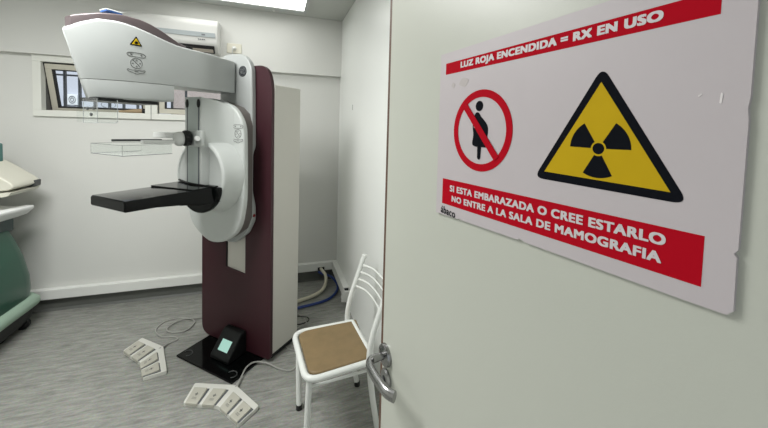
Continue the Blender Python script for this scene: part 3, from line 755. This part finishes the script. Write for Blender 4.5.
# pregnant figure (generic pictogram)
hx_, hz_ = .3185, 1.7445
figure = [disk(hx_, hz_, .0088, 24)]
body = [(.3110, 1.7345), (.3185, 1.7335), (.3235, 1.7260), (.3330, 1.7190), (.3410, 1.7090), (.3410, 1.6980), (.3385, 1.6890), (.3420, 1.6745), (.3120, 1.6745), (.3035, 1.6775), (.3070, 1.6965), (.3040, 1.7065), (.3045, 1.7235)]
figure.append([rel(*p) for p in rnd(body, .006, 4)])
figure.append([rel(*p) for p in rnd([(.3175, 1.676), (.3265, 1.676), (.3255, 1.6555), (.3235, 1.6530), (.3200, 1.6530), (.3180, 1.6560)], .002, 3)])
build_fig = flat('pregnant_figure', figure, M_black, 2)
flat('arm_line', [[rel(*p) for p in ((.3070, 1.7085), (.3080, 1.7100), (.3155, 1.7055), (.3150, 1.7035))]], M_print, 4, build_fig)
a = math.radians(-48); dx, dz = math.cos(a), math.sin(a); w = .0062
bar = [(RC[0] - dx * .060 - dz * w, RC[1] - dz * .060 + dx * w), (RC[0] + dx * .060 - dz * w, RC[1] + dz * .060 + dx * w),
       (RC[0] + dx * .060 + dz * w, RC[1] + dz * .060 - dx * w), (RC[0] - dx * .060 + dz * w, RC[1] - dz * .060 - dx * w)]
flat('prohibition_bar', [[rel(*p) for p in bar]], M_red, 6)
# radiation triangle
T0 = [(.4340, 1.6385), (.6050, 1.6365), (.5185, 1.7800)]
flat('triangle_border', [[rel(*p) for p in rnd(T0, .014, 8)]], M_black, 1)
T1 = [(.4495, 1.6490), (.5900, 1.6460), (.5180, 1.7620)]
flat('triangle_face', [[rel(*p) for p in T1]], M_yellow, 2)
tc = (.5190, 1.6845)
bl = []
for c_ in (270, 30, 150):
    a0, a1 = math.radians(c_ - 29), math.radians(c_ + 29)
    arc = lambda r, f, g, n=14: [(tc[0] + r * math.cos(f + (g - f) * i / n), tc[1] + r * math.sin(f + (g - f) * i / n)) for i in range(n + 1)]
    bl.append([rel(*p) for p in arc(.0345, a0, a1) + arc(.0088, a1, a0)])
for i, o_ in enumerate(bl): flat('trefoil_blade', [o_], M_black, 3)
flat('trefoil_centre', [disk(tc[0], tc[1], .0066, 28)], M_black, 3)
# worn patches and a small dent in the board face
M_worn = mat('worn board', (.50, .46, .42), .6, var=.15, vscale=200)
flat('worn_patch', [[rel(*p) for p in rnd([(.262, 1.786), (.280, 1.780), (.290, 1.793), (.274, 1.799), (.266, 1.794)], .005, 3)], [rel(*p) for p in rnd([(.240, 1.786), (.248, 1.781), (.252, 1.789), (.244, 1.793)], .003, 3)]], mat('worn smudge', (.46, .42, .41), .6), 1)
flat('board_dent', [[rel(*p) for p in rnd([(.6205, 1.7315), (.6220, 1.7310), (.6228, 1.7400), (.6212, 1.7410)], .0008, 3)], [rel(*p) for p in rnd([(.6060, 1.7380), (.6085, 1.7400), (.6080, 1.7412), (.6055, 1.7392)], .0006, 3)]], mat('dent white', (.74, .70, .70), .5), 1)

# ------------------------------------------------------------------ green and cream device at the left edge
dv = thing('medical_cart', 'cream and green wheeled medical unit at the left edge of the room', 'medical unit', (-2.22, 3.10, 0), 0)
for wx, wy in ((.29, .27), (.25, .08), (-.30, .27), (-.30, -.25)):
    build('caster', lathe(BM(), [(.03, -.018), (.045, -.014), (.048, 0), (.045, .014), (.03, .018)], 20, M=TR(wx, wy, .048) @ rot_to((0, 1, 0))), M_rubber, dv)
def rr(hx, hy, r, z, cx=0, cy=0): return [(cx + p, cy + q, z) for p, q in rnd([(-hx, -hy), (hx, -hy), (hx, hy), (-hx, hy)], r, 6)]
build('undercarriage', loft(BM(), [rr(.31, .30, .06, .05), rr(.34, .33, .07, .10), rr(.35, .34, .07, .20)]), M_blk, dv)
build('base_skirt', loft(BM(), [rr(.372, .36, .09, .185), rr(.385, .372, .10, .20), rr(.385, .372, .10, .238), rr(.36, .345, .10, .275), rr(.345, .33, .10, .285)]), M_palegreen, dv, smooth=60)
build('body_shell', loft(BM(), [rr(.352, .330, .14, .275), rr(.362, .340, .15, .33), rr(.358, .335, .15, .45), rr(.335, .31, .15, .62), rr(.30, .28, .14, .76), rr(.275, .25, .12, .835), rr(.255, .23, .11, .85)]), M_green, dv, smooth=60)
build('body_mark', bx(.15, .20, -.302, -.290, .655, .672), M_white, dv, bevel=.004)
build('neck_box', bx(-.25, .262, .0, .26, .82, .98), mat('dark teal plastic', (.012, .035, .035), .4), dv, bevel=.015)
build('paper_cloth', loft(BM(), [[(x, y, z + .012 * math.sin(9 * y + x * 6)) for x, y, z in
      [(x0, -.10, zz), (x0, .30, zz), (x0, .30, zz + tk), (x0, -.10, zz + tk)]] for x0, zz, tk in
      [(-.30, .985, .05), (.0, .98, .06), (.18, .945, .075), (.26, .93, .085), (.32, .955, .07), (.365, 1.0, .022)]]), M_cloth, dv, bevel=.008)
hp_ = lambda L, dx=-.085, dz=-.045: [(p + dx, q + dz) for p, q in L]
build('head_shell', prism(BM(), rnd(hp_([(-.30, 1.18), (.30, 1.205), (.43, 1.215), (.462, 1.235), (.452, 1.268), (.30, 1.385), (.24, 1.425), (.12, 1.465), (-.30, 1.475)]), [.02, .0, .01, .01, .03, .06, .05, .05, .02], 5), .06, .36, FZ), M_cream, dv, bevel=.025, seg=4)
build('head_tray', prism(BM(), rnd(hp_([(-.30, 1.11), (.2, 1.135), (.43, 1.175), (.455, 1.205), (.30, 1.192), (-.30, 1.172)]), .008, 3), .05, .37, FZ), M_cream, dv, bevel=.01)
build('head_nose', prism(BM(), hp_([(.335, 1.205), (.463, 1.208), (.466, 1.262), (.395, 1.245)]), 0.285, .363, FZ), M_dgrey, dv, bevel=.008)
build('head_port', bx(.10, .155, .048, .07, 1.255, 1.295), M_blk, dv, bevel=.01)
build('top_knob', bx(-.02, .172, .12, .32, 1.36, 1.512), M_teal, dv, bevel=.012)
build('top_cap', bx(.0, .152, .14, .30, 1.512, 1.56), M_dgrey, dv, bevel=.02)
build('hanging_cable', tube(BM(), smooth_path([(.19, -.335, .50), (.225, -.36, .42), (.27, -.38, .33), (.32, -.40, .22), (.33, -.395, .14)], 6), .010, 8), M_rubber, dv)
build('hanging_cable', tube(BM(), smooth_path([(.16, -.335, .48), (.22, -.355, .38), (.29, -.37, .28), (.32, -.385, .18)], 6), .006, 8), M_rubber, dv)

# ------------------------------------------------------------------ light and camera
w = bpy.data.worlds.new('World'); S.world = w; w.use_nodes = True
bg = w.node_tree.nodes['Background']
bg.inputs[0].default_value = (.90, .95, 1.0, 1); bg.inputs[1].default_value = .75
def area(name, loc, sx, sy, power, col=(1, 1, 1), rot=(0, 0, 0)):
    l = bpy.data.lights.new(name, 'AREA'); l.shape = 'RECTANGLE'; l.size = sx; l.size_y = sy; l.energy = power; l.color = col
    o = link(bpy.data.objects.new(name, l)); o.location = loc; o.rotation_euler = rot; return o
area('room_light', (-1.25, 1.6, ZC - .03), 1.2, .6, 80, (1, 1, .985))

sun = bpy.data.lights.new('sun', 'SUN'); sun.energy = 4.0; sun.angle = .02
so_ = link(bpy.data.objects.new('sun', sun)); so_.rotation_euler = (math.radians(32), 0, math.radians(8))
cam = bpy.data.cameras.new('Camera'); co = link(bpy.data.objects.new('Camera', cam))
cam.sensor_width = 36; cam.sensor_fit = 'HORIZONTAL'; cam.lens = 329.02 / 768 * 36
cam.shift_y = -(214 - 145.5) / 768; cam.clip_start = .02
yaw, pitch, roll = math.radians(18.295), math.radians(2.781), math.radians(-1.5585)
f = Vector((math.sin(yaw) * math.cos(pitch), math.cos(yaw) * math.cos(pitch), -math.sin(pitch)))
r = Vector((math.cos(yaw), -math.sin(yaw), 0)); d = f.cross(r)
r2 = math.cos(roll) * r + math.sin(roll) * d; dn = -math.sin(roll) * r + math.cos(roll) * d
mw = Matrix((r2, -dn, -f)).transposed().to_4x4(); mw.translation = (0, 0, 1.70)
co.matrix_world = mw
S.camera = co
S.view_settings.view_transform = 'Standard'; S.view_settings.look = 'None'
S.view_settings.exposure = -0.09; S.view_settings.gamma = 1.0; S.view_settings.use_curve_mapping = False
